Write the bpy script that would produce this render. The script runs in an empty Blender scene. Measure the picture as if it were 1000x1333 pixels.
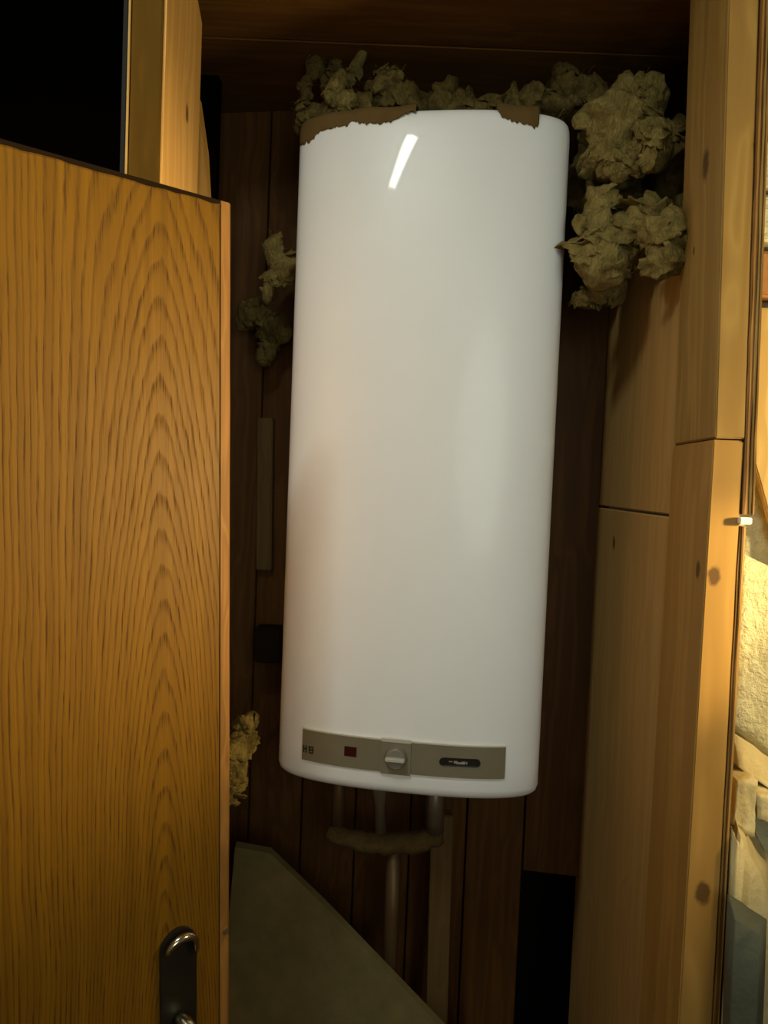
import bpy, bmesh, math, random
from mathutils import Vector, Matrix, noise
random.seed(7)
C = bpy.context.scene.collection
S = bpy.context.scene

# ------------------------------------------------------------------ camera
p, r = math.radians(2.5), math.radians(2.3)
F = Vector((0, math.cos(p), -math.sin(p)))
Zp = Vector((0, math.sin(p), math.cos(p)))
Xp = Vector((1, 0, 0))
R = math.cos(r)*Xp + math.sin(r)*Zp
U = math.cos(r)*Zp - math.sin(r)*Xp
cd = bpy.data.cameras.new('camera')
cam = bpy.data.objects.new('camera', cd)
C.objects.link(cam)
cam.matrix_world = Matrix(((R.x, U.x, -F.x, 0), (R.y, U.y, -F.y, 0), (R.z, U.z, -F.z, 1.66), (0, 0, 0, 1)))
cd.sensor_fit = 'VERTICAL'
cd.sensor_height = 36
cd.lens = 36*1000/1333
cd.clip_start = .02
S.camera = cam

# ------------------------------------------------------------------ world, lights, exposure
w = bpy.data.worlds.new('world')
S.world = w
w.use_nodes = True
w.node_tree.nodes['Background'].inputs[0].default_value = (1, .75, .42, 1)
w.node_tree.nodes['Background'].inputs[1].default_value = .012
S.view_settings.view_transform = 'Standard'
S.view_settings.look = 'None'
S.view_settings.exposure = 0
S.view_settings.gamma = 1
S.view_settings.use_curve_mapping = False


def aim(o, loc, tgt):
    o.location = loc
    o.rotation_euler = (Vector(tgt)-Vector(loc)).to_track_quat('-Z', 'Y').to_euler()


def lamp(name, kind, loc, tgt, power, col):
    d = bpy.data.lights.new(name, kind)
    d.energy = power
    d.color = col
    o = bpy.data.objects.new(name, d)
    C.objects.link(o)
    aim(o, loc, tgt)
    return o, d


# a short strip lamp under the room ceiling, running obliquely towards the closet
o, d = lamp('strip_lamp', 'AREA', (-.40, .235, 2.68), (-.40, .235, 0), 10.5, (.93, 1, .91))
d.shape = 'RECTANGLE'
d.size = .50
d.size_y = .065
o.rotation_euler = (0, 0, math.radians(55))
# added soft fill standing in for the lit room behind the photographer
o, d = lamp('room_fill', 'AREA', (.45, -1.1, 1.85), (.06, 1.3, 1.74), 2.6, (.93, 1, .90))
d.shape = 'ELLIPSE'
d.size = 1.1
d.size_y = 1.1
d.spread = math.radians(80)
# a warm bulb right of the opening, out of the picture
o, d = lamp('shaded_lamp', 'SPOT', (.93, .70, 1.70), (.13, 1.10, 1.87), 17, (1, .76, .38))
d.spot_size = math.radians(132)
d.spot_blend = .35
d.shadow_soft_size = .03
o, d = lamp('door_fill_spot', 'SPOT', (1.05, .63, 1.68), (-.30, .87, 1.69), 102, (1, .74, .36))  # unseen spot added to brighten the door
d.spot_size = math.radians(47)
d.spot_blend = 1
d.shadow_soft_size = .03

o, d = lamp('edge_fill_spot', 'SPOT', (1.05, .63, 1.74), (-.19, 1.395, 1.27), 55, (1, .76, .34))  # unseen spot added to warm the heater's left edge
d.spot_size = math.radians(25)
d.spot_blend = .8
d.shadow_soft_size = .02

# ------------------------------------------------------------------ material helpers


class NT:
    def __init__(s, name):
        m = bpy.data.materials.new(name)
        m.use_nodes = True
        s.m = m
        s.t = m.node_tree
        s.b = s.t.nodes['Principled BSDF']

    def n(s, kind, **kw):
        x = s.t.nodes.new(kind)
        for k, v in kw.items():
            setattr(x, k, v)
        return x

    def put(s, sock, v):
        if hasattr(v, 'bl_idname') or isinstance(v, bpy.types.NodeSocket):
            s.t.links.new(v, sock)
        else:
            sock.default_value = v

    def math(s, op, a, b=0.0, c=0.0):
        x = s.n('ShaderNodeMath', operation=op)
        s.put(x.inputs[0], a)
        s.put(x.inputs[1], b)
        s.put(x.inputs[2], c)
        return x.outputs[0]

    def coords(s):
        return s.n('ShaderNodeTexCoord').outputs['Object']

    def mapv(s, v, scale=(1, 1, 1), loc=(0, 0, 0)):
        x = s.n('ShaderNodeMapping')
        s.put(x.inputs[0], v)
        x.inputs['Location'].default_value = loc
        x.inputs['Scale'].default_value = scale
        return x.outputs[0]

    def noise(s, v, scale, detail=4, rough=.55, dist=0):
        x = s.n('ShaderNodeTexNoise')
        s.put(x.inputs['Vector'], v)
        x.inputs['Scale'].default_value = scale
        x.inputs['Detail'].default_value = detail
        x.inputs['Roughness'].default_value = rough
        x.inputs['Distortion'].default_value = dist
        return x.outputs['Fac']

    def ramp(s, f, stops):
        x = s.n('ShaderNodeValToRGB')
        s.put(x.inputs[0], f)
        e = x.color_ramp.elements
        while len(e) < len(stops):
            e.new(.5)
        for i, (q, c) in enumerate(stops):
            e[i].position = q
            e[i].color = (*c, 1) if len(c) == 3 else c
        return x.outputs[0]

    def mix(s, f, a, b, mode='MIX'):
        x = s.n('ShaderNodeMix', data_type='RGBA', blend_type=mode)
        s.put(x.inputs[0], f)
        s.put(x.inputs[6], (*a, 1) if isinstance(a, tuple) and len(a) == 3 else a)
        s.put(x.inputs[7], (*b, 1) if isinstance(b, tuple) and len(b) == 3 else b)
        return x.outputs[2]

    def bump(s, h, strength, dist=.002):
        x = s.n('ShaderNodeBump')
        s.put(x.inputs['Height'], h)
        x.inputs['Strength'].default_value = strength
        x.inputs['Distance'].default_value = dist
        s.t.links.new(x.outputs[0], s.b.inputs['Normal'])

    def done(s, col, rough=.6, metal=0, spec=.5, coat=0):
        s.put(s.b.inputs['Base Color'], (*col, 1) if isinstance(col, tuple) and len(col) == 3 else col)
        s.put(s.b.inputs['Roughness'], rough)
        s.b.inputs['Metallic'].default_value = metal
        s.b.inputs['Specular IOR Level'].default_value = spec
        s.b.inputs['Coat Weight'].default_value = coat
        return s.m


def plain(name, col, rough=.6, metal=0, spec=.5, var=.12, coat=0):
    t = NT(name)
    f = t.noise(t.coords(), 14, 5)
    lo = tuple(c*(1-var) for c in col)
    hi = tuple(min(1, c*(1+var)) for c in col)
    return t.done(t.ramp(f, [(.3, lo), (.7, hi)]), rough, metal, spec, coat)


def pine(name, light, dark, knots=(), axis='z', rough=.6, freq=1.0):
    t = NT(name)
    light = (light[0], light[1]*.88, light[2]*.62)
    dark = (dark[0], dark[1]*.88, dark[2]*.62)
    v = t.coords()
    st = {'z': (1, 1, .035), 'x': (.035, 1, 1), 'y': (1, .035, 1)}[axis]
    wob = t.noise(t.mapv(v, (2, 2, 2)), 1.6, 2)
    sv = t.mapv(v, st)
    n1 = t.noise(sv, 90*freq, 5, .6, .2)
    x = t.n('ShaderNodeVectorMath', operation='ADD')
    t.put(x.inputs[0], t.mapv(v, st))
    t.put(x.inputs[1], t.math('MULTIPLY', wob, .06))
    n2 = t.noise(x.outputs[0], 26*freq, 2, .5, .15)
    rings = t.math('ABSOLUTE', t.math('SINE', t.math('MULTIPLY', n2, 16.0)))
    f = t.math('ADD', t.math('MULTIPLY', rings, .45), t.math('MULTIPLY', n1, .55))
    col = t.ramp(f, [(.25, light), (.85, dark)])
    big = t.noise(v, 5, 3)
    col = t.mix(t.math('MULTIPLY', big, .5), col, tuple(c*.72 for c in light), 'MIX')
    for (kx, ky, kz, kr) in knots:
        m = t.mapv(v, (1, 1, .65), (-kx, -ky, -kz*.65))
        L = t.n('ShaderNodeVectorMath', operation='LENGTH')
        t.put(L.inputs[0], m)
        dn = t.math('ADD', L.outputs['Value'], t.math('MULTIPLY', t.math('SUBTRACT', t.noise(v, 120, 2), .5), kr*.7))
        mr = t.n('ShaderNodeMapRange')
        t.put(mr.inputs[0], dn)
        mr.inputs[1].default_value = kr*.75
        mr.inputs[2].default_value = kr*1.25
        mr.inputs[3].default_value = .85
        mr.inputs[4].default_value = 0
        col = t.mix(mr.outputs[0], col, (.07, .032, .010))
    t.bump(f, .12, .001)
    return t.done(col, rough, 0, .18)


def oak(name):
    t = NT(name)
    v = t.coords()
    sep = t.n('ShaderNodeSeparateXYZ')
    t.put(sep.inputs[0], v)
    x, z = sep.outputs[0], sep.outputs[2]
    # flat-sawn rings: ellipses about a slowly tapering pith
    lo = t.noise(t.mapv(v, (3.2, 3, 1.5)), 1.6, 2, .5)
    mid = t.noise(t.mapv(v, (14, 9, 1.6)), 2.0, 3, .55)
    fine = t.noise(t.mapv(v, (60, 20, 9)), 2.0, 3, .6)
    xc = t.math('ADD', t.math('SUBTRACT', x, .094), t.math('MULTIPLY', t.math('SUBTRACT', lo, .5), .03))
    x2 = t.math('MULTIPLY', xc, xc)
    hyp = t.math('SQRT', t.math('ADD', x2, .00018))
    fall = t.math('POWER', 2.718, t.math('MULTIPLY', x2, -130.0))
    rr = t.math('ADD', hyp, t.math('MULTIPLY', t.math('MULTIPLY', t.math('SUBTRACT', z, 1.45), .15), fall))
    rr = t.math('ADD', rr, t.math('MULTIPLY', t.math('SUBTRACT', mid, .5), .009))
    rr = t.math('ADD', rr, t.math('MULTIPLY', t.math('SUBTRACT', fine, .5), .0035))
    ph = t.math('FRACT', t.math('MULTIPLY', rr, 150.0))
    ring = t.ramp(ph, [(0, (0, 0, 0)), (.52, (.12, .12, .12)), (.80, (1, 1, 1)), (.90, (.85, .85, .85)), (1, (0, 0, 0))])
    pores = t.noise(t.mapv(v, (420, 60, 14)), 1.0, 3, .65)
    pore = t.ramp(pores, [(.50, (0, 0, 0)), (.62, (1, 1, 1))])
    streak = t.noise(t.mapv(v, (70, 10, 1.1)), 1.0, 3, .6)
    f = t.math('MULTIPLY', ring, t.math('ADD', t.math('MULTIPLY', pore, .55), .42))
    f = t.math('ADD', f, t.math('MULTIPLY', pore, .14))
    base = t.ramp(streak, [(.3, (.130, .058, .0022)), (.7, (.186, .087, .0035))])
    col = t.mix(f, base, (.060, .023, .001))
    # a few pale vertical scratches low on the leaf
    s1 = t.noise(t.mapv(v, (260, 10, 3)), 1.0, 1)
    col = t.mix(t.math('MULTIPLY', t.math('GREATER_THAN', s1, .83), .5), col, (.4, .22, .08))
    t.bump(t.math('SUBTRACT', 1.0, f), .25, .0008)
    return t.done(col, t.math('ADD', .5, t.math('MULTIPLY', f, .2)), 0, .15)


def wool_mat(name, a, b):
    t = NT(name)
    v = t.coords()
    n1 = t.noise(v, 44, 6, .7, 1.2)
    n2 = t.noise(t.mapv(v, (1, 1, .3)), 240, 4, .7, .8)
    f = t.math('ADD', t.math('MULTIPLY', n1, .7), t.math('MULTIPLY', n2, .3))
    t.bump(t.math('ADD', n1, n2), .9, .006)
    return t.done(t.ramp(f, [(.32, b), (.66, a)]), .95, 0, .1)


def rough_mat(name, a, b, scale=60, strength=.8, dist=.006):
    t = NT(name)
    v = t.coords()
    n1 = t.noise(v, scale, 6, .62, .2)
    n2 = t.noise(v, scale*.2, 3)
    t.bump(n1, strength, dist)
    return t.done(t.ramp(t.math('ADD', t.math('MULTIPLY', n1, .5), t.math('MULTIPLY', n2, .5)), [(.3, b), (.7, a)]), .9, 0, .2)


PINE_L, PINE_D = (.56, .36, .15), (.38, .21, .075)
M = {}
M['oak'] = oak('oak_veneer')
M['lipping'] = pine('oak_lipping', (.29, .155, .05), (.16, .08, .022), freq=2)
M['groove'] = plain('groove_dark', (.014, .008, .003), .95, 0, .05)
M['enamel'] = plain('white_enamel', (.90, .90, .87), .40, 0, .4, .01, .16)
M['panel'] = plain('warm_grey_plastic', (.20, .17, .105), .42, 0, .4, .05)
M['plate'] = plain('pale_grey_plate', (.215, .185, .118), .38, 0, .45, .05)
M['knob'] = plain('knob_plastic', (.20, .185, .145), .35, 0, .5, .05)
M['bar'] = plain('pale_bar', (.62, .58, .48), .3, .2, .5, .03)
M['red'] = plain('dark_red_window', (.045, .008, .005), .2)
M['black'] = plain('black_plastic', (.012, .010, .008), .3)
M['scale'] = plain('pale_scale', (.33, .28, .20), .4)
M['flap'] = rough_mat('ragged_brown', (.155, .095, .028), (.10, .058, .016), 40, .3, .003)
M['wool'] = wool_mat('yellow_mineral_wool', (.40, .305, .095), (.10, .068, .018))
M['wool2'] = wool_mat('shaded_mineral_wool', (.235, .17, .05), (.05, .032, .009))  # darker copy of the wool, shade put into its colour
M['copper'] = plain('dull_copper', (.13, .075, .03), .5, .5)
M['steel'] = plain('dull_steel', (.32, .29, .23), .3, .85)
M['lagging'] = wool_mat('pipe_lagging', (.17, .115, .04), (.08, .05, .018))
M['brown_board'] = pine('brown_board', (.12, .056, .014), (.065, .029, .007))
M['ceil_board'] = pine('ceiling_board', (.20, .105, .03), (.12, .06, .015), axis='x')
M['void'] = plain('unlit_black', (.004, .0025, .001), .95, 0, 0)  # near black: shade of the unlit spaces put into the colour
M['dark'] = plain('dark_board_and_shade', (.007, .0045, .002), .9)  # dark board edge; also paints the shade of the hollow
M['plaster_room'] = plain('room_plaster', (.55, .50, .40), .9)
M['floor'] = pine('floor_board', (.20, .12, .05), (.12, .07, .028), axis='y')
M['sheet'] = rough_mat('pale_hardboard', (.18, .14, .052), (.095, .075, .028), 25, .3, .003)
M['batten'] = pine('grey_batten', (.15, .10, .045), (.10, .065, .03))
M['plaster'] = rough_mat('rough_yellow_plaster', (.86, .82, .52), (.72, .66, .36), 75, 1.0, .012)
M['foam'] = rough_mat('cream_foam', (.70, .58, .30), (.55, .44, .20), 50, .6, .006)
M['foamblue'] = rough_mat('blue_grey_foam', (.105, .11, .075), (.075, .078, .052), 70, .5, .004)
M['brick'] = rough_mat('orange_brick', (.55, .27, .09), (.42, .19, .06), 60, .6, .004)
M['mortar'] = rough_mat('mortar', (.30, .24, .14), (.2, .15, .08))
M['bronze'] = plain('dark_bronze', (.030, .026, .018), .35, .6)
M['chrome'] = plain('worn_chrome', (.62, .56, .42), .18, 1)
M['clip'] = plain('white_clip', (.80, .78, .70), .4)

# ------------------------------------------------------------------ object helpers


def tag(o, label, cat, group=None, kind=None):
    o['label'] = label
    o['category'] = cat
    if group:
        o['group'] = group
    if kind:
        o['kind'] = kind
    return o


def empty(name, loc, label=None, cat=None, group=None, kind=None):
    o = bpy.data.objects.new(name, None)
    o.empty_display_size = .05
    C.objects.link(o)
    o.location = loc
    if label:
        tag(o, label, cat, group)
    if kind:
        o['kind'] = kind
    return o


def link(name, bm, mat, parent=None, loc=None, smooth=False, world=True):
    """One mesh object. Verts are world coords when world=True, else already local."""
    bmesh.ops.recalc_face_normals(bm, faces=bm.faces)
    me = bpy.data.meshes.new(name)
    org = Vector(loc) if loc is not None else Vector((0, 0, 0))
    if world and (loc is not None or parent is not None):
        base = org if loc is not None else wl(parent)
        for v in bm.verts:
            v.co -= base
    bm.to_mesh(me)
    bm.free()
    for m in (mat if isinstance(mat, (list, tuple)) else [mat]):
        me.materials.append(m)
    if smooth:
        for q in me.polygons:
            q.use_smooth = True
    o = bpy.data.objects.new(name, me)
    C.objects.link(o)
    if parent is not None:
        o.parent = parent
        if loc is not None and world:
            o.location = org-wl(parent)
        elif loc is not None:
            o.location = org
    elif loc is not None:
        o.location = org
    return o


def wl(o):
    L = Vector(o.location)
    while o.parent:
        o = o.parent
        L += Vector(o.location)
    return L


def hexa(bm, pts, bevel=0.0, seg=2):
    """pts: 4 bottom (ccw) then 4 top."""
    vs = [bm.verts.new(q) for q in pts]
    fs = [(0, 1, 2, 3), (4, 5, 6, 7), (0, 1, 5, 4), (1, 2, 6, 5), (2, 3, 7, 6), (3, 0, 4, 7)]
    faces = [bm.faces.new([vs[i] for i in f]) for f in fs]
    if bevel:
        es = list({e for f in faces for e in f.edges})
        bmesh.ops.recalc_face_normals(bm, faces=faces)
        bmesh.ops.bevel(bm, geom=es, offset=bevel, segments=seg, affect='EDGES')


def box(bm, a, b, bevel=0.0, seg=2):
    (x0, y0, z0), (x1, y1, z1) = a, b
    hexa(bm, [(x0, y0, z0), (x1, y0, z0), (x1, y1, z0), (x0, y1, z0),
              (x0, y0, z1), (x1, y0, z1), (x1, y1, z1), (x0, y1, z1)], bevel, seg)


def tube(bm, path, rad, n=12, cap=True):
    path = [Vector(q) for q in path]
    rings = []
    rads = rad if isinstance(rad, (list, tuple)) else [rad]*len(path)
    for i, q in enumerate(path):
        a = path[max(0, i-1)]
        b = path[min(len(path)-1, i+1)]
        t = (b-a).normalized()
        ref = Vector((0, 0, 1)) if abs(t.z) < .9 else Vector((0, 1, 0))
        u = t.cross(ref).normalized()
        v = t.cross(u)
        rings.append([bm.verts.new(q+rads[i]*(math.cos(2*math.pi*k/n)*u+math.sin(2*math.pi*k/n)*v)) for k in range(n)])
    for A, B in zip(rings, rings[1:]):
        # pick the best twist alignment
        off = min(range(n), key=lambda o_: (A[0].co-B[o_].co).length)
        for k in range(n):
            k2 = (k+1) % n
            bm.faces.new((A[k], A[k2], B[(k2+off) % n], B[(k+off) % n]))
    if cap:
        bm.faces.new(rings[0])
        bm.faces.new(rings[-1])


def turb(v, oct=5):
    return noise.turbulence(v, oct, False, noise_basis='PERLIN_ORIGINAL', amplitude_scale=.6, frequency_scale=2.1)


# ------------------------------------------------------------------ structure
bm = bmesh.new()
box(bm, (-1.4, -1.3, -.05), (1.4, 2.4, 0))
link('floor', bm, M['floor'])['kind'] = 'structure'

bm = bmesh.new()
box(bm, (-1.4, -1.3, 2.75), (1.4, 1.0, 2.80))
o = link('ceiling', bm, M['plaster_room'])
o['kind'] = 'structure'
for nm, a, b in (('wall_behind', (-1.4, -1.35, 0), (1.4, -1.30, 2.75)),
                 ('wall_side_left', (-1.45, -1.3, 0), (-1.40, 1.0, 2.75)),
                 ('wall_side_right', (1.40, -1.3, 0), (1.45, 1.5, 2.75))):
    bm = bmesh.new()
    box(bm, a, b)
    link(nm, bm, M['plaster_room'])['kind'] = 'structure'
# wall above the opening
bm = bmesh.new()
box(bm, (-1.4, 1.0, 2.50), (1.4, 1.06, 2.80))
link('wall_front', bm, M['plaster_room'])['kind'] = 'structure'

# closet ceiling: boards running left to right
ce = empty('ceiling_closet', (0, 1.4, 2.44), kind='structure')
y = 1.06
while y < 1.78:
    bm = bmesh.new()
    box(bm, (-.45, y, 2.44), (.62, y+.356, 2.465), .002, 1)
    link('board', bm, M['ceil_board'], ce)
    y += .36

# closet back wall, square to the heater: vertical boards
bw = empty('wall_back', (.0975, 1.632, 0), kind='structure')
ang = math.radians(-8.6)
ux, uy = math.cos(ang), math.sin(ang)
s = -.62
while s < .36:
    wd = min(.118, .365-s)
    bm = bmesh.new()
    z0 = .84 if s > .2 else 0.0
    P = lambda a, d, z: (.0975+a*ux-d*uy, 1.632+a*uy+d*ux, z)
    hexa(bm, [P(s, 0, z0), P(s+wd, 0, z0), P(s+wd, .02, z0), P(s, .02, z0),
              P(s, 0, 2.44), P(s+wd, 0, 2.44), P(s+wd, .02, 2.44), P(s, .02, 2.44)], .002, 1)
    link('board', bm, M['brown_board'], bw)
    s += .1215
# hollow behind the missing lower boards, its shade painted near black
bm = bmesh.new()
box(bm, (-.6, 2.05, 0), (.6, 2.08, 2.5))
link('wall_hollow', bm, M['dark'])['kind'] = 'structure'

# closet right wall: panels
wr = empty('wall_right', (.45, 1.4, 0), kind='structure')
rp = pine('right_panel', (.50, .35, .165), (.40, .265, .115),
          knots=[(-.01, .185, 1.585, .005), (-.01, .06, 1.555, .008)])

for z0, z1, y0, y1, dx in ((0, 1.618, 1.182, 1.605, 0), (1.622, 2.06, 1.182, 1.60, .003)):
    bm = bmesh.new()
    box(bm, (.44+dx, y0, z0), (.462, y1, z1), .002, 1)
    link('panel', bm, rp, wr)
bm = bmesh.new()
box(bm, (.436, 1.60, .845), (.455, 1.66, 1.60), .004)
link('batten', bm, M['batten'], wr)

# cavity above the right panel, its shade painted as black
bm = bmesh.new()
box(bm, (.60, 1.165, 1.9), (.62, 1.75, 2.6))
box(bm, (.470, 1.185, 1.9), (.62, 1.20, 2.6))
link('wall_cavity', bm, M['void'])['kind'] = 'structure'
# neighbouring hollow left of the opening, unlit darkness put into its colour
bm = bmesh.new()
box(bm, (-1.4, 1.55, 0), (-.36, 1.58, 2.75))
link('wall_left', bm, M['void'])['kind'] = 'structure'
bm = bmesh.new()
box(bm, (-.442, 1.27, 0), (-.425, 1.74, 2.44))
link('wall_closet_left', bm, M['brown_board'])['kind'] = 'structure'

# ------------------------------------------------------------------ right timber post, two lengths butted
kn_up = [(-.019, .07, 2.105-1.728, .014), (.018, .0, 2.075-1.728+.03, .011), (-.019, .155, .155, .006), (-.018, .11, 2.0-1.728, .004)]
kn_lo = [(-.01, 0, 1.55, .008), (-.019, .03, 1.555, .008), (.0, 0, 1.125, .010)]
post_up = pine('pine_post_upper', (.41, .285, .105), (.27, .165, .052), kn_up, freq=.7)
post_lo = pine('pine_post_lower', (.46, .295, .10), (.33, .195, .06), kn_lo, freq=.5)
bm = bmesh.new()
hexa(bm, [(.4255, 1.0, 1.7295), (.465, 1.0, 1.7295), (.465, 1.181, 1.7295), (.4395, 1.181, 1.7295),
          (.404, 1.0, 2.48), (.443, 1.0, 2.48), (.443, 1.181, 2.48), (.425, 1.181, 2.48)], .002, 2)
o = link('timber_post', bm, post_up, loc=(.445, 1.0, 1.7295))
tag(o, 'upper pine timber of the right door post, above the butt joint', 'timber', 'right post timbers')
bm = bmesh.new()
hexa(bm, [(.421, 1.001, 0), (.474, 1.001, 0), (.474, 1.183, 0), (.435, 1.183, 0),
          (.4235, 1.001, 1.7275), (.4635, 1.001, 1.7275), (.4635, 1.183, 1.7275), (.4385, 1.183, 1.7275)], .002, 2)
o = link('timber_post', bm, post_lo, loc=(.445, 1.001, 0))
tag(o, 'lower pine timber of the right door post, below the butt joint', 'timber', 'right post timbers')

# ply strips outside the right post, each of thin layers
ply = [pine('ply_dark', (.16, .085, .028), (.08, .04, .012)), pine('ply_light', (.52, .36, .14), (.36, .22, .08)),
       pine('ply_mid', (.33, .20, .07), (.2, .115, .035))]


def ply_strip(label, x0b, x0t, z0, z1, y0, widths, mats):
    o = empty('plywood_strip', ((x0b+x0t)/2, y0, z0), label, 'plywood', 'plywood strips')
    off = 0
    for wd, mt in zip(widths, mats):
        bm = bmesh.new()
        yo = y0+random.uniform(0, .004)
        n = 26
        rows = []
        for i in range(n+1):
            f = i/n
            z = z0+(z1-z0)*f
            xb = x0b+(x0t-x0b)*f+off
            j = random.uniform(-.0006, .0006)
            rows.append([bm.verts.new(q) for q in ((xb+j, yo, z), (xb+wd-.0006, yo+random.uniform(-.0006, .0006), z), (xb+wd-.0006, yo+.10, z), (xb+j, yo+.10, z))])
        for A, B in zip(rows, rows[1:]):
            for k in range(4):
                bm.faces.new((A[k], A[(k+1) % 4], B[(k+1) % 4], B[k]))
        bm.faces.new(rows[0])
        bm.faces.new(rows[-1])
        link('layer', bm, mt, o)
        off += wd
    return o


ply_strip('upper plywood strip edge with five thin layers beside the right post', .4665, .4455, 1.632, 2.47, .998,
          (.0030, .0032, .0028, .0034, .003), (ply[0], ply[2], ply[0], ply[1], ply[2]))
ply_strip('lower plywood strip edge with dark seam, beneath the white plastic tab', .4755, .4655, .0, 1.616, 1.0,
          (.0028, .0022, .0032), (ply[2], ply[0], ply[1]))
# white plastic tab
bm = bmesh.new()
box(bm, (.4595, .990, 1.6195), (.4755, .999, 1.6285), .0012)
box(bm, (.4635, .9985, 1.6215), (.4715, 1.02, 1.6265))
o = link('plastic_tab', bm, M['clip'], loc=(.468, .995, 1.619))
tag(o, 'small white plastic tab wedged between the two plywood strips', 'tab')

# ------------------------------------------------------------------ left timber post and its dark front strip
kn = [(.0, .10, 2.07, .007), (.0, .06, 2.30, .008), (.02, .12, 2.17, .009)]
lp = pine('pine_post_left', (.72, .47, .18), (.55, .33, .11), kn, freq=.6)
bm = bmesh.new()
hexa(bm, [(-.345, 1.003, 0), (-.304, 1.003, 0), (-.306, 1.20, 0), (-.345, 1.20, 0),
          (-.343, 1.003, 2.44), (-.302, 1.003, 2.44), (-.306, 1.20, 2.34), (-.343, 1.20, 2.34)], .002, 2)
o = link('timber_post', bm, lp, loc=(-.32, 1.003, 0))
tag(o, 'left pine door post behind the oak door, bright inner face', 'timber')
bm = bmesh.new()
box(bm, (-.3435, .996, 0), (-.3045, 1.0025, 2.44), .0012)
o = link('overlay_strip', bm, pine('dark_overlay', (.13, .070, .006), (.085, .044, .004), rough=.95), loc=(-.324, .999, 0))
tag(o, 'dark brown strip on the front face of left post', 'overlay')
bm = bmesh.new()
box(bm, (-.353, .992, 0), (-.3465, 1.06, 2.44), .001)
hexa_ = link('edge_strip', bm, M['dark'], loc=(-.35, 1.0, 0))
tag(hexa_, 'thin dark board edge standing left of the left post', 'board')
bm = bmesh.new()
box(bm, (-.3462, .9915, 0), (-.3440, .9955, 2.44), .0005)
o = link('bead', bm, pine('pale_bead', (.62, .45, .20), (.5, .33, .12)), loc=(-.345, .9935, 0))
tag(o, 'thin pale bead between dark edge board and front strip on left post', 'bead')
# second short pine block behind the left post
bm = bmesh.new()
hexa(bm, [(-.344, 1.215, 1.2), (-.297, 1.215, 1.2), (-.300, 1.26, 1.2), (-.344, 1.26, 1.2),
          (-.344, 1.215, 2.30), (-.319, 1.215, 2.25), (-.319, 1.26, 2.25), (-.344, 1.26, 2.30)])
bmesh.ops.subdivide_edges(bm, edges=[e for e in bm.edges if abs(e.verts[0].co.z-e.verts[1].co.z) > .5], cuts=12)
for v in bm.verts:
    if v.co.x > -.33:
        f = max(0, min(1, (v.co.z-2.05)/.2))
        v.co.x = -.297-.022*f*f
o = link('timber_offcut', bm, pine('pine_offcut', (.50, .32, .10), (.36, .2, .06)), loc=(-.32, 1.237, 1.2))
tag(o, 'narrow pine offcut with curved edge behind the left post', 'timber')

# ------------------------------------------------------------------ oak door
door = empty('door_1', (-.202, .96, 1.989), kind='structure')
door['label'] = 'open oak veneered door leaf with worn edge and dark handle'
u = Vector((-.722, -.692, 0)).normalized()
nrm = Vector((-u.y, u.x, 0))           # towards the room
if nrm.y > 0:
    nrm = -nrm
up = (Vector((0, 0, 1))+.034*u).normalized()
uu = (u-up*u.dot(up)).normalized()
# local axes: x along the door towards the hinge, y into the door, z up; z=0 at the top edge shifted by -1.98
door.matrix_world = Matrix(((uu.x, -nrm.x, up.x, -.202), (uu.y, -nrm.y, up.y, .96), (uu.z, -nrm.z, up.z, 1.989), (0, 0, 0, 1)))
DH = 1.972


def dlink(name, bm, mat, parent=door, smooth=False):
    return link(name, bm, mat, parent, world=False, smooth=smooth)


def dshift(bm):
    for v in bm.verts:
        v.co.z -= DH
    return bm


bm = bmesh.new()
box(bm, (.0165, 0, 0), (.74, .04, DH), .0015)
ob = dlink('door_leaf', bm, M['oak'])
ob.location = (0, 0, -DH)
bm = bmesh.new()
n = 40
rows = []
for i in range(n+1):
    z = DH*i/n
    ch = .003+random.uniform(0, .0012)
    rows.append([bm.verts.new(q) for q in ((.0150, .0006, z), (ch, .0006, z), (0, ch, z), (0, .04, z), (.0150, .04, z))])
for A, B in zip(rows, rows[1:]):
    for k in range(5):
        bm.faces.new((A[k], A[(k+1) % 5], B[(k+1) % 5], B[k]))
bm.faces.new(rows[0])
bm.faces.new(rows[-1])
ob = dlink('edge_lipping', bm, M['lipping'])
ob['label'] = 'lighter solid oak lipping along the free edge'
ob.location = (0, 0, -DH+.001)
bm = bmesh.new()
box(bm, (.0148, .003, 0), (.0168, .03, DH-.004))
ob = dlink('groove', bm, M['groove'])
ob.location = (0, 0, -DH)
bm = bmesh.new()
n = 60
T, Bm = [], []
for i in range(n+1):
    x = .017+.72*i/n
    T.append(bm.verts.new((x, -.0004, DH+.0005)))
    Bm.append(bm.verts.new((x, -.0004, DH-.0035-random.uniform(0, .0022))))
for i in range(n):
    bm.faces.new((T[i], T[i+1], Bm[i+1], Bm[i]))
ext = bmesh.ops.extrude_face_region(bm, geom=bm.faces[:])
for v in ext['geom']:
    if isinstance(v, bmesh.types.BMVert):
        v.co.y -= .0006
ob = dlink('top_edging', bm, M['groove'])  # dark strip draws the worn top edge together with its shadow
ob['label'] = 'dark worn edging and shadow line along the top of the leaf'
ob.location = (0, 0, -DH)
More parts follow.
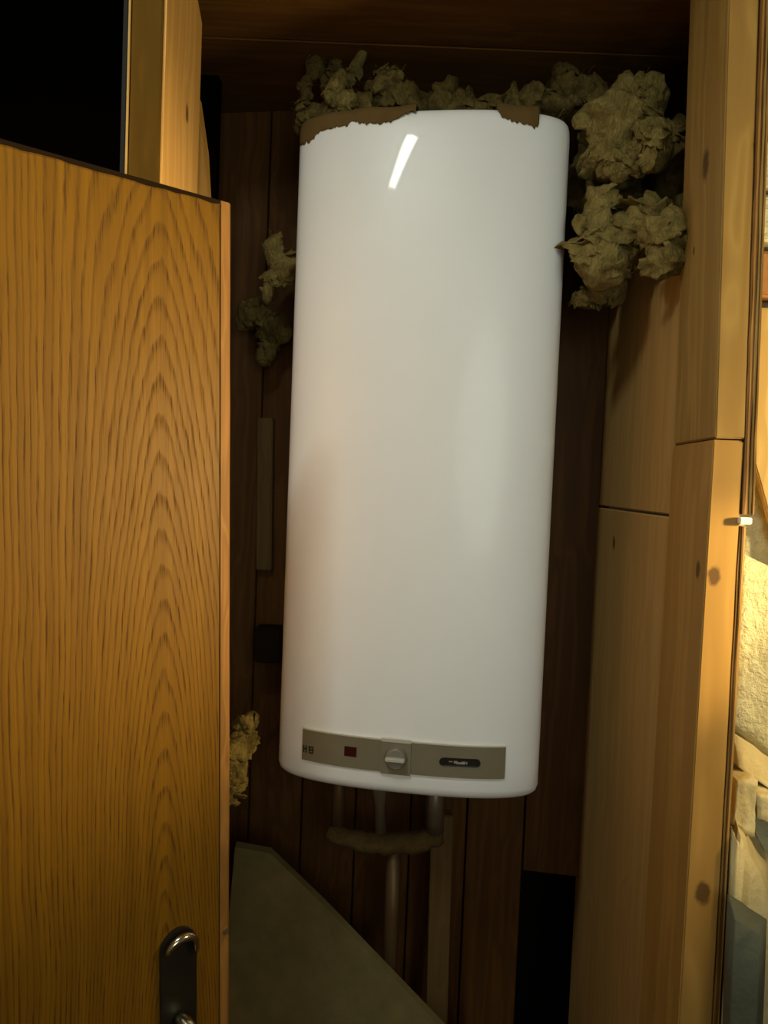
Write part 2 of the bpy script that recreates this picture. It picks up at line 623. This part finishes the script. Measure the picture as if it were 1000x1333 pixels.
# handle: long back plate widened to draw in its shadow, curved neck, hanging grip
hx, hz = .077, 1.050
bm = bmesh.new()
pts = []
for k in range(13):
    a = math.pi*k/12
    pts.append((hx-.024*math.cos(a), hz+.006+.024*math.sin(a)))
pts += [(hx+.024, hz-.20), (hx-.024, hz-.20)]
A = [bm.verts.new((x, -.006, z)) for x, z in pts]
B = [bm.verts.new((x, 0, z)) for x, z in pts]
bm.faces.new(A)
bm.faces.new(B)
for k in range(len(A)):
    bm.faces.new((A[k], A[(k+1) % len(A)], B[(k+1) % len(A)], B[k]))
ob = dlink('handle_plate', bm, M['bronze'])
ob['label'] = 'dark bronze back plate with rounded top, widened over its shadow'
ob.location = (0, 0, -DH)
bm = bmesh.new()
path = []
for k in range(15):
    a = math.radians(20+150*k/14)
    path.append((hx+.021*math.cos(a), -.011-.004*math.sin(a), hz+.002+.021*math.sin(a)-(.010 if k > 12 else 0)))
tube(bm, path, [.003+.0025*math.sin(math.pi*k/14) for k in range(15)], 10)
ob = dlink('handle_arch', bm, M['chrome'], smooth=True)
ob['label'] = 'shiny curved metal arch at the top of the handle'
ob.location = (0, 0, -DH)
bm = bmesh.new()
path = [(hx, -.004, hz-.085), (hx, -.020, hz-.084), (hx, -.032, hz-.087), (hx, -.037, hz-.097), (hx, -.038, hz-.115), (hx, -.038, hz-.16)]
tube(bm, path, [.011, .0095, .010, .0105, .0095, .008], 14)
ob = dlink('handle_grip', bm, M['chrome'], smooth=True)
ob['label'] = 'dull metal grip hanging below the arch'
ob.location = (0, 0, -DH)
# tiny latch screw on the lipping
bm = bmesh.new()
tube(bm, [(.007, .0006, hz-.005), (.007, -.002, hz-.005)], .0035, 10)
ob = dlink('screw', bm, M['chrome'])
ob.location = (0, 0, -DH)

# ------------------------------------------------------------------ water heater
H = 1.163
heater = empty('water_heater', (.057, 1.365, 1.114),
               'tall white wall-hung water heater with grey control strip in closet', 'water heater')
heater.rotation_euler = (0, 0, ang)
HA, HB = .235, .072


def yf(x):
    q = min(1.0, abs(x)/HA)
    return -HB*math.sqrt(max(0, 1-q**2.5))


def section():
    pts = []
    n = 72
    for i in range(n+1):
        t = math.pi*i/n
        c = -math.cos(t)
        x = HA*math.copysign(abs(c)**.8, c)
        pts.append((x, yf(x)))
    for k in range(1, 6):
        pts.append((HA-.004*k/5, .16*k/5))
    for k in range(0, 7):
        a = math.pi/2*k/6
        pts.append((HA-.034+.03*math.cos(a), .17+.03*math.sin(a)))
    for k in range(6, -1, -1):
        a = math.pi/2*k/6
        pts.append((-HA+.034-.03*math.cos(a), .17+.03*math.sin(a)))
    for k in range(5, 0, -1):
        pts.append((-HA+.004*k/5, .16*k/5))
    return pts


SEC = section()
cx, cy = 0, .06


def inset(pt, i):
    x, y = pt
    return (x*(HA-i)/HA, cy+(y-cy)*(1-i/.13))


bm = bmesh.new()
prof = [(0, .040), (.002, .020), (.006, .009), (.012, .003), (.022, 0), (.06, 0), (.2, 0), (.6, 0), (1.0, 0), (1.128, 0),
        (1.142, .0008), (1.151, .0030), (1.157, .0070), (1.161, .014), (1.163, .026), (1.164, .05)]
rings = []
for z, i in prof:
    rings.append([bm.verts.new((*inset(q, i), z)) for q in SEC])
N = len(SEC)
for A, B in zip(rings, rings[1:]):
    for k in range(N):
        bm.faces.new((A[k], A[(k+1) % N], B[(k+1) % N], B[k]))
bm.faces.new(rings[0])
bm.faces.new(rings[-1])
link('casing', bm, M['enamel'], heater, world=False, smooth=True)


def curved_patch(bm, x0, x1, z0, z1, off, thick, nx=30):
    fr, bk = [], []
    for i in range(nx+1):
        x = x0+(x1-x0)*i/nx
        for L, o_ in ((fr, off+thick), (bk, off)):
            L.append([bm.verts.new((x, yf(x)-o_, z)) for z in (z0, z1)])
    for i in range(nx):
        bm.faces.new((fr[i][0], fr[i+1][0], fr[i+1][1], fr[i][1]))
        bm.faces.new((bk[i][0], bk[i][1], bk[i+1][1], bk[i+1][0]))
        for j in (0, 1):
            bm.faces.new((fr[i][j], fr[i+1][j], bk[i+1][j], bk[i][j]))
    for i in (0, nx):
        bm.faces.new((fr[i][0], fr[i][1], bk[i][1], bk[i][0]))


PZ0, PZ1 = .0445, .0990
bm = bmesh.new()
curved_patch(bm, -.179, .176, PZ0, PZ1, -.001, .0045)
cp = link('control_panel', bm, M['panel'], heater, world=False)
cp['label'] = 'curved warm grey control strip'
bm = bmesh.new()
curved_patch(bm, -.179, .176, PZ1, PZ1+.0022, -.001, .0055)
link('panel_rim', bm, M['bar'], cp, world=False)
bm = bmesh.new()
curved_patch(bm, -.034, .017, PZ0-.002, PZ1+.0015, .003, .003, 6)
pl = link('knob_plate', bm, M['plate'], cp, world=False)
bm = bmesh.new()
curved_patch(bm, -.034, .017, PZ1-.001, PZ1+.0045, .003, .004, 6)
link('plate_rim', bm, M['bar'], cp, world=False)
kz, kx = .0725, -.008
bm = bmesh.new()
y0 = yf(kx)
tube(bm, [(kx, y0-.004, kz), (kx, y0-.0075, kz), (kx, y0-.017, kz), (kx, y0-.019, kz)], [.0195, .0195, .0175, .0155], 28)
knob = link('temperature_knob', bm, M['knob'], heater, world=False)
knob['label'] = 'round grey knob with pale grip bar'
bm = bmesh.new()
box(bm, (kx-.0165, y0-.027, kz-.0018), (kx+.0165, y0-.018, kz+.0045), .0012)
link('grip_bar', bm, M['bar'], knob, world=False)
bm = bmesh.new()
curved_patch(bm, -.0995, -.0775, .0645, .0815, .003, .0012, 4)
link('indicator_window', bm, M['red'], cp, world=False)['label'] = 'small dark red indicator window'
# oblong thermometer slot with rounded ends
bm = bmesh.new()
sx, sz, sl, sr = .100, .0715, .0275, .0072
out = []
for k in range(11):
    a = -math.pi/2+math.pi*k/10
    out.append((sx+sl+sr*math.cos(a), sz+sr*math.sin(a)))
for k in range(11):
    a = math.pi/2+math.pi*k/10
    out.append((sx-sl+sr*math.cos(a), sz+sr*math.sin(a)))
A = [bm.verts.new((x, yf(x)-.0052, z)) for x, z in out]
B = [bm.verts.new((x, yf(x)-.0030, z)) for x, z in out]
bm.faces.new(A)
bm.faces.new(B)
for k in range(len(A)):
    bm.faces.new((A[k], A[(k+1) % len(A)], B[(k+1) % len(A)], B[k]))
tw = link('thermometer_window', bm, M['black'], cp, world=False)
tw['label'] = 'black oblong thermometer window with pale scale'
bm = bmesh.new()
for (a, b, c, d_) in ((-.010, -.004, -.001, .0028), (-.006, .004, -.0022, .0008), (.003, .009, -.0024, .0024), (.0105, .0125, -.002, .002), (-.0185, -.012, .0006, .0022)):
    curved_patch(bm, sx+a, sx+b, sz+c, sz+d_, .0052, .0007, 2)
link('scale', bm, M['scale'], tw, world=False)
# small dark lettering at the left end: two strokes and a squarish letter
bm = bmesh.new()
mz = .0585
for a, b, c, d_ in ((-.1765, -.1745, 0, .0125), (-.1715, -.1695, 0, .0125), (-.1745, -.1715, .0050, .0072),
                    (-.1655, -.1632, 0, .0125), (-.1632, -.1575, .0103, .0125), (-.1632, -.1575, .0050, .0072), (-.1632, -.1575, 0, .0022), (-.1585, -.1562, .0015, .0110)):
    curved_patch(bm, a, b, mz+c, mz+d_, .003, .0012, 2)
link('lettering', bm, M['black'], cp, world=False)['label'] = 'small dark lettering'
# wall bracket
for zz in (.25, .92):
    bm = bmesh.new()
    box(bm, (-.16, .198, zz), (.16, .262, zz+.05), .003)
    link('wall_bracket', bm, M['steel'], heater, world=False)

# pipes under the heater, still its own connections
hw = heater.rotation_euler.to_matrix()


def hloc(x, y, z):
    """world point -> heater local"""
    return hw.inverted() @ (Vector((x, y, z))-Vector(heater.location))


for nm, pts, rad, mt, lab in (
        ('pipe', [(-.066, 1.46, 1.13), (-.066, 1.46, 1.05), (-.066, 1.46, .985)], .013, 'copper', 'left dull copper connection pipe'),
        ('pipe', [(.012, 1.43, 1.13), (.012, 1.43, 1.07), (.014, 1.43, 1.045), (.018, 1.43, .99)], [.017, .017, .012, .011], 'steel', 'middle steel connection pipe with nut'),
        ('pipe', [(.118, 1.45, 1.13), (.120, 1.45, 1.04), (.122, 1.45, .985)], .018, 'steel', 'right dull connection pipe')):
    bm = bmesh.new()
    tube(bm, [hloc(*q) for q in pts], rad, 16)
    link(nm, bm, M[mt], heater, world=False, smooth=True)['label'] = lab
bm = bmesh.new()
pp = []
for k in range(19):
    f = k/18
    x = -.085+.225*f
    pp.append((x, 1.45, .978-.020*math.sin(f*math.pi)+random.uniform(-.003, .003)))
tube(bm, pp, [.012+.009*math.sin(math.pi*min(1, k/18*1.0))**.4+random.uniform(-.0025, .0025) if 0 < k < 18 else .012 for k in range(19)], 18)
o = link('lagged_pipe', bm, M['lagging'], loc=(.03, 1.45, .96), smooth=True)
tag(o, 'brown lagged horizontal pipe sagging below the water heater', 'pipe')
bm = bmesh.new()
tube(bm, [(.045, 1.46, .955), (.046, 1.46, .80), (.05, 1.47, .40), (.05, 1.47, 0)], .014, 14)
o = link('waste_pipe', bm, M['copper'], loc=(.045, 1.46, 0), smooth=True)
tag(o, 'dull vertical waste pipe below the lagged pipe', 'pipe')

# ------------------------------------------------------------------ ragged thin brown flaps on the heater's top rim


def flap(name, outline, label):
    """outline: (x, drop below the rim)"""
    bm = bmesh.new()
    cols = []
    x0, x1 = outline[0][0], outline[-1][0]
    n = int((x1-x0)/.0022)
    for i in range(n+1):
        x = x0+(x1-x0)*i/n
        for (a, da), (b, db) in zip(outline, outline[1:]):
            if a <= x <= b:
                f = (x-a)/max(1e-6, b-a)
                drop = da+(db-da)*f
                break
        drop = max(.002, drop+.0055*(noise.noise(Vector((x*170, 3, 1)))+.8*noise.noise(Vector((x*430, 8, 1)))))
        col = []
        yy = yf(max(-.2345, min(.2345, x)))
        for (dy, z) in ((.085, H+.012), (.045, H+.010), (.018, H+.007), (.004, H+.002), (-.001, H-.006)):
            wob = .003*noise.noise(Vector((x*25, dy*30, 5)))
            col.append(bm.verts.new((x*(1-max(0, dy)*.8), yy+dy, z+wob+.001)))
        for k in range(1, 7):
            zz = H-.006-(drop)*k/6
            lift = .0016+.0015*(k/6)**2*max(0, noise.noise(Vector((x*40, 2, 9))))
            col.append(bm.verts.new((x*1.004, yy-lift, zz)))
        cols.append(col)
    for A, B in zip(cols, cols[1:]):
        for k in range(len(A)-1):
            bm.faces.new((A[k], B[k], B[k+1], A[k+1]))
    o = link(name, bm, M['flap'], smooth=True)
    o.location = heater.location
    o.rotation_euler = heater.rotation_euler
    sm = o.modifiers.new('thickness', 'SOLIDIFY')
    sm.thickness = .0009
    tag(o, label, 'flap', 'ragged brown flaps on the heater')
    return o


# ------------------------------------------------------------------ mineral wool


def wool(name, label, blobs, mat, seed, sub=4, group='mineral wool insulation', fibres=40, flakes=9):
    """blobs: (centre, radii, turn): soft core lumps with torn, folded flakes lying on them, one tuft"""
    rnd = random.Random(seed)
    c0 = Vector(blobs[0][0])
    bm = bmesh.new()
    for bi, (c, rad, rz) in enumerate(blobs):
        res = bmesh.ops.create_icosphere(bm, subdivisions=sub, radius=1)
        m = Matrix.Rotation(rz, 3, 'Y')
        off = Vector((rnd.uniform(-9, 9), rnd.uniform(-9, 9), rnd.uniform(-9, 9)))
        for v in res['verts']:
            d = v.co.normalized()
            q = Vector((d.x*rad[0], d.y*rad[1], d.z*rad[2]))*.88
            a = noise.noise(q*16+off)
            b = noise.noise(q*45+off)
            e = noise.noise(q*120+off)
            v.co = Vector(c)+m@(q*(1+.40*a+.20*b+.08*e))
        mean = (rad[0]*rad[1]*rad[2])**(1/3)
        for k in range(flakes):
            # direction on the lump, mostly on the side towards the room
            th = rnd.uniform(-math.pi*.95, math.pi*-.05)
            ph = rnd.uniform(-1.1, 1.1)
            d = Vector((math.cos(th)*math.cos(ph), math.sin(th)*math.cos(ph), math.sin(ph)))
            pos = Vector(c)+m@Vector((d.x*rad[0], d.y*rad[1], d.z*rad[2]))*rnd.uniform(.72, .98)
            nrm_ = (d+Vector((rnd.uniform(-.7, .7), rnd.uniform(-.6, .2), rnd.uniform(-.7, .7)))).normalized()
            e1 = nrm_.cross(Vector((rnd.uniform(-.4, .4), 0, 1))).normalized()
            e2 = nrm_.cross(e1)
            R1, R2 = mean*rnd.uniform(.45, .85), mean*rnd.uniform(.35, .70)
            o2 = Vector((rnd.uniform(-9, 9), rnd.uniform(-9, 9), rnd.uniform(-9, 9)))
            curl = rnd.uniform(-.2, .9)
            nr, na = 7, 30
            fr, bk = [], []
            for i in range(nr+1):
                f = i/nr
                rowf, rowb = [], []
                for j in range(na):
                    an = 2*math.pi*j/na
                    rag = 1+.38*noise.noise(Vector((math.cos(an)*1.6, math.sin(an)*1.6, 0))+o2)+.22*noise.noise(Vector((math.cos(an)*5, math.sin(an)*5, 2))+o2)
                    pu, pv = R1*f*rag*math.cos(an), R2*f*rag*math.sin(an)
                    q3 = Vector((pu, pv, 0))
                    h = .30*mean*noise.noise(q3*(.9/mean)+o2)+.10*mean*noise.noise(q3*(3.2/mean)+o2)+.0016*noise.noise(q3*330+o2)
                    h -= curl*(pu*pu)/R1*.8
                    base = pos+e1*pu+e2*pv+nrm_*h
                    tk = mean*.16*(1-f**3)+.0006
                    rowf.append(base+nrm_*tk*.5)
                    rowb.append(base-nrm_*tk*.5)
                fr.append([bm.verts.new(x) for x in (rowf if i else rowf[:1])])
                bk.append([bm.verts.new(x) for x in (rowb if i else rowb[:1])])
            for L in (fr, bk):
                for j in range(na):
                    bm.faces.new((L[0][0], L[1][j], L[1][(j+1) % na]))
                for i in range(1, nr):
                    for j in range(na):
                        j2 = (j+1) % na
                        bm.faces.new((L[i][j], L[i+1][j], L[i+1][j2], L[i][j2]))
            for j in range(na):
                j2 = (j+1) % na
                bm.faces.new((fr[nr][j], fr[nr][j2], bk[nr][j2], bk[nr][j]))
    for k in range(fibres):
        c, rad, rz = blobs[rnd.randrange(len(blobs))]
        th = rnd.uniform(0, 6.28)
        ph = rnd.uniform(-1.2, 1.2)
        d = Vector((math.cos(th)*math.cos(ph), -abs(math.sin(th))*math.cos(ph), math.sin(ph)))
        a = Vector(c)+Vector((d.x*rad[0], d.y*rad[1], d.z*rad[2]))*.95
        e = d+Vector((rnd.uniform(-.8, .8), rnd.uniform(-.5, .5), rnd.uniform(-.8, .8)))
        b = a+e.normalized()*rnd.uniform(.006, .018)
        t = Vector((rnd.uniform(-1, 1), rnd.uniform(-1, 1), rnd.uniform(-1, 1))).normalized()*.0005
        mid = (a+b)/2+Vector((rnd.uniform(-.004, .004), rnd.uniform(-.004, .004), rnd.uniform(-.004, .004)))
        v1, v2, v3, v4, v5 = [bm.verts.new(q) for q in (a-t, a+t, mid+t*.7, mid-t*.7, b)]
        bm.faces.new((v1, v2, v3, v4))
        bm.faces.new((v4, v3, v5))
    o = link(name, bm, mat, loc=c0, smooth=True)
    tag(o, label, 'insulation', group)
    return o


flap('ragged_flap', [(-.232, .030), (-.215, .034), (-.200, .031), (-.192, .022), (-.175, .020), (-.155, .019), (-.135, .018), (-.128, .011),
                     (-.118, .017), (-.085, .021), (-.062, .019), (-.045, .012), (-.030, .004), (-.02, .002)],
      'long ragged brown flap along the left top rim of water heater')
flap('ragged_flap', [(.112, .002), (.117, .008), (.124, .016), (.140, .020), (.160, .024), (.178, .026), (.1805, .024)],
      'short ragged brown flap on the right top rim of water heater')

wool('mineral_wool', 'ragged yellow wool roll lying along the top of water heater',
     [((-.09, 1.44, 2.315), (.055, .05, .030), .1), ((.00, 1.43, 2.330), (.060, .05, .034), -.15), ((.085, 1.43, 2.333), (.06, .05, .036), .1),
      ((.165, 1.42, 2.326), (.065, .05, .032), .05), ((-.150, 1.45, 2.310), (.035, .04, .026), .3)], M['wool2'], 3)
wool('mineral_wool', 'small curled wool tuft on the middle of the wool roll',
     [((-.035, 1.40, 2.362), (.026, .024, .024), .3), ((-.015, 1.40, 2.374), (.020, .02, .015), -.4)], M['wool'], 5, flakes=5)
wool('mineral_wool', 'upright curled wool flake at left end of the wool roll',
     [((-.115, 1.39, 2.345), (.016, .016, .036), .35), ((-.095, 1.39, 2.325), (.022, .016, .018), -.5)], M['wool'], 8, flakes=5)
wool('mineral_wool', 'slanting wool flake hanging above the left end of the wool roll',
     [((-.085, 1.45, 2.415), (.011, .012, .044), .42)], M['wool'], 9, flakes=5)
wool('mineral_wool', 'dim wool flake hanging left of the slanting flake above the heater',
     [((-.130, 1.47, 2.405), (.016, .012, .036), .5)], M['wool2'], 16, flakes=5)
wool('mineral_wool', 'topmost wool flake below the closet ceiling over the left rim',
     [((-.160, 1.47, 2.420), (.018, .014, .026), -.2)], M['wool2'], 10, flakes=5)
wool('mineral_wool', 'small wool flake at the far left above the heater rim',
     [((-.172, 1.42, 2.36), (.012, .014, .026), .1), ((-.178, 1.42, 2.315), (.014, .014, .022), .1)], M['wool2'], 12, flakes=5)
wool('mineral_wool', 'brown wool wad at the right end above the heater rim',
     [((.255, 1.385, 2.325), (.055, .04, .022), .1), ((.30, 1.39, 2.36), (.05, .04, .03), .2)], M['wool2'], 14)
wool('mineral_wool', 'large rounded wool wad right of the heater beside the post, upper one',
     [((.375, 1.33, 2.255), (.060, .06, .075), .2), ((.410, 1.26, 2.205), (.034, .05, .040), .1), ((.372, 1.28, 2.185), (.036, .035, .022), -.2),
      ((.405, 1.34, 2.31), (.045, .05, .05), 0)], M['wool'], 21, flakes=12)
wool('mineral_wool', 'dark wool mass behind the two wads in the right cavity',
     [((.40, 1.46, 2.20), (.07, .08, .16), 0), ((.50, 1.36, 2.18), (.055, .09, .14), 0)], M['wool2'], 25, flakes=8)
wool('mineral_wool', 'large torn wool wad right of the heater under the rounded one',
     [((.365, 1.29, 2.060), (.066, .05, .050), -.55), ((.336, 1.26, 2.022), (.042, .034, .040), -.3), ((.405, 1.27, 2.085), (.040, .045, .045), -.5),
      ((.330, 1.30, 2.115), (.024, .03, .044), .4)], M['wool'], 23, flakes=12, fibres=90)
wool('mineral_wool', 'small wool tuft hanging near post below the torn wad',
     [((.410, 1.185, 2.035), (.030, .045, .050), .1)], M['wool'], 27, flakes=9)
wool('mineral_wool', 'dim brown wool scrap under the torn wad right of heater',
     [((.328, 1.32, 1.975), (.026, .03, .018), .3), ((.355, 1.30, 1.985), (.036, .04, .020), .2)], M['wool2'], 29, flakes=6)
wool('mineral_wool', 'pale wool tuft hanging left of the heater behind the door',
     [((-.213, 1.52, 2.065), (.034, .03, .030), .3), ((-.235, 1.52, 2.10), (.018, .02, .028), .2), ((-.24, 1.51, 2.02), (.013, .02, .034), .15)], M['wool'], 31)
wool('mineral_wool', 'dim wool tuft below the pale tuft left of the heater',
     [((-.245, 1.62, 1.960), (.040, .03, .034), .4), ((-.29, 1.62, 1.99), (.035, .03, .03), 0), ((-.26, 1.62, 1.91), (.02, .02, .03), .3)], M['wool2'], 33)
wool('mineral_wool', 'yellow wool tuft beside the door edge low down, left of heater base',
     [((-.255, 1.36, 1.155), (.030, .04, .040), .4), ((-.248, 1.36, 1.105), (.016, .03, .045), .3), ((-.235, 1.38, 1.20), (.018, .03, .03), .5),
      ((-.345, 1.38, 1.15), (.095, .04, .045), 0)], M['wool2'], 37)  # shaded wool copy keeps this tuft dim

# ------------------------------------------------------------------ things at the back
bm = bmesh.new()
P = lambda a, d, z: (.0975+a*ux-d*uy, 1.632+a*uy+d*ux, z)
hexa(bm, [P(-.372, -.022, 1.45), P(-.338, -.022, 1.45), P(-.338, -.002, 1.45), P(-.372, -.002, 1.45),
          P(-.380, -.022, 1.78), P(-.346, -.022, 1.78), P(-.346, -.002, 1.78), P(-.380, -.002, 1.78)], .002)
o = link('batten', bm, M['batten'], loc=P(-.36, -.01, 1.45))
tag(o, 'pale short batten fixed on the brown back wall left of heater', 'batten')
bm = bmesh.new()
box(bm, (-.262, 1.60, 1.262), (-.205, 1.655, 1.335), .004)
o = link('junction_box', bm, M['groove'], loc=(-.235, 1.66, 1.262))
tag(o, 'small dark box on the back wall below the pale batten', 'box')
bm = bmesh.new()
hexa(bm, [(.135, 1.49, 0), (.178, 1.49, 0), (.178, 1.52, 0), (.135, 1.52, 0),
          (.118, 1.49, 1.0), (.160, 1.49, 1.0), (.160, 1.52, 1.0), (.118, 1.52, 1.0)], .002)
o = link('batten', bm, M['batten'], loc=(.148, 1.505, 0))
tag(o, 'upright wooden batten standing below the right side of the heater', 'batten')
# pale sheet leaning low down behind the door
bm = bmesh.new()
a = [(-.27, 1.17, .0), (.20, 1.17, .0), (.245, 1.30, .60), (-.085, 1.46, .825), (-.20, 1.50, .905), (-.27, 1.50, .915)]
A = [bm.verts.new(q) for q in a]
B = [bm.verts.new((q[0], q[1]+.016, q[2]+.004)) for q in a]
bm.faces.new(A)
bm.faces.new(B)
for k in range(len(A)):
    bm.faces.new((A[k], A[(k+1) % len(A)], B[(k+1) % len(A)], B[k]))
o = link('board_sheet', bm, M['sheet'], loc=(-.08, 1.17, 0))
tag(o, 'pale greenish sheet with slanting edge leaning below the heater', 'sheet')

# ------------------------------------------------------------------ beyond the right post
wp = empty('wall_far_right', (.75, 1.16, 0), kind='structure')
bm = bmesh.new()
nx, nz = 60, 120
g = []
for i in range(nx+1):
    col = []
    for j in range(nz+1):
        x = .480+.5*i/nx
        z = 1.0+.93*j/nz
        h = .010*noise.noise(Vector((x*40, z*40, 1)))+.006*noise.noise(Vector((x*110, z*110, 3)))
        rowz = min(1, max(0, (1.80-z)*6))
        col.append(bm.verts.new((x, 1.14+h*rowz, z)))
    g.append(col)
for i in range(nx):
    for j in range(nz):
        bm.faces.new((g[i][j], g[i+1][j], g[i+1][j+1], g[i][j+1]))
link('plaster_face', bm, M['plaster'], wp, smooth=True)
bm = bmesh.new()
box(bm, (.500, 1.16, 0), (1.40, 1.183, 2.75))
link('mortar_bed', bm, M['mortar'], wp)
z = 1.945
k = 0
while z < 2.6:
    x = .488-(.12 if k % 2 else 0)
    while x < 1.1:
        bm = bmesh.new()
        box(bm, (max(.486, x), 1.125+random.uniform(-.003, .003), z), (x+.235, 1.165, z+.066), .004)
        link('brick', bm, M['brick'] if (k % 3) == 0 else M['plaster'], wp)
        x += .247
    z += .078
    k += 1
# board over the plaster with slanting lower edge
bm = bmesh.new()
hexa(bm, [(.497, 1.108, 1.80), (.60, 1.108, 1.50), (.60, 1.122, 1.50), (.497, 1.122, 1.80),
          (.497, 1.108, 1.925), (.60, 1.108, 1.925), (.60, 1.122, 1.925), (.497, 1.122, 1.925)], .002)
o = link('board_offcut', bm, pine('pale_board', (.78, .60, .28), (.6, .42, .15)), loc=(.55, 1.115, 1.50))
tag(o, 'pale board with slanting lower edge on the rough plaster wall', 'board')


def chunk(name, label, pts, mat, seed, bev=.006, amp=.004, cuts=9):
    bm = bmesh.new()
    hexa(bm, pts)
    bmesh.ops.subdivide_edges(bm, edges=bm.edges[:], cuts=cuts, use_grid_fill=True)
    bmesh.ops.recalc_face_normals(bm, faces=bm.faces)
    bm.normal_update()
    mv = [(v, v.normal.copy()) for v in bm.verts]
    for v, n_ in mv:
        q = v.co*45+Vector((seed*3.1, 0, 0))
        v.co += n_*amp*(noise.noise(q)+.6*noise.noise(q*2.7))
    c = Vector(pts[0])*.5+Vector(pts[2])*.5
    o = link(name, bm, mat, loc=c, smooth=True)
    tag(o, label, 'foam block', 'foam offcuts beyond the right post')
    return o


chunk('foam_block', 'big cream foam slab with slanted bottom, topmost beyond the right post',
      [(.512, 1.085, 1.330), (.66, 1.085, 1.235), (.66, 1.130, 1.205), (.512, 1.130, 1.300),
       (.506, 1.085, 1.575), (.66, 1.085, 1.51), (.66, 1.130, 1.51), (.506, 1.130, 1.575)], M['plaster'], 1, amp=.005)
chunk('foam_block', 'thin cream foam strip under the big slab',
      [(.512, 1.06, 1.275), (.66, 1.06, 1.18), (.66, 1.115, 1.18), (.512, 1.115, 1.275),
       (.512, 1.085, 1.318), (.66, 1.085, 1.222), (.66, 1.128, 1.200), (.512, 1.128, 1.296)], M['foam'], 2, amp=.002)
chunk('foam_block', 'small upright foam lump beside the plywood strip',
      [(.494, 1.03, 1.205), (.524, 1.03, 1.190), (.524, 1.07, 1.190), (.494, 1.07, 1.205),
       (.496, 1.03, 1.268), (.522, 1.03, 1.270), (.522, 1.07, 1.270), (.496, 1.07, 1.268)], M['foam'], 3)
chunk('foam_block', 'rounded foam lump at the right picture edge',
      [(.527, 1.03, 1.215), (.60, 1.03, 1.195), (.60, 1.09, 1.195), (.527, 1.09, 1.215),
       (.524, 1.03, 1.250), (.60, 1.03, 1.240), (.60, 1.09, 1.240), (.524, 1.09, 1.250)], M['foam'], 4)
chunk('foam_block', 'long pale foam slab leaning diagonally to the right',
      [(.506, 1.0, 0), (.64, 1.0, 0), (.64, 1.10, 0), (.506, 1.10, 0),
       (.490, 1.0, 1.205), (.570, 1.0, 1.055), (.60, 1.09, 1.10), (.510, 1.09, 1.235)], M['foam'], 5, cuts=14)
chunk('foam_block', 'narrow pale foam piece against the plywood strip',
      [(.484, .988, 0), (.500, .988, 0), (.500, 1.01, 0), (.484, 1.01, 0),
       (.481, .988, 1.20), (.490, .988, 1.185), (.490, 1.01, 1.185), (.481, 1.01, 1.215)], M['foam'], 6, amp=.0025, cuts=12)
chunk('foam_block', 'blue grey foam block standing at the lower right corner',
      [(.470, .925, 0), (.500, .905, 0), (.540, .96, 0), (.490, .975, 0),
       (.452, .925, 1.135), (.474, .905, 1.128), (.500, .94, 1.128), (.465, .975, 1.140)], M['foamblue'], 7, amp=.0015, cuts=12)
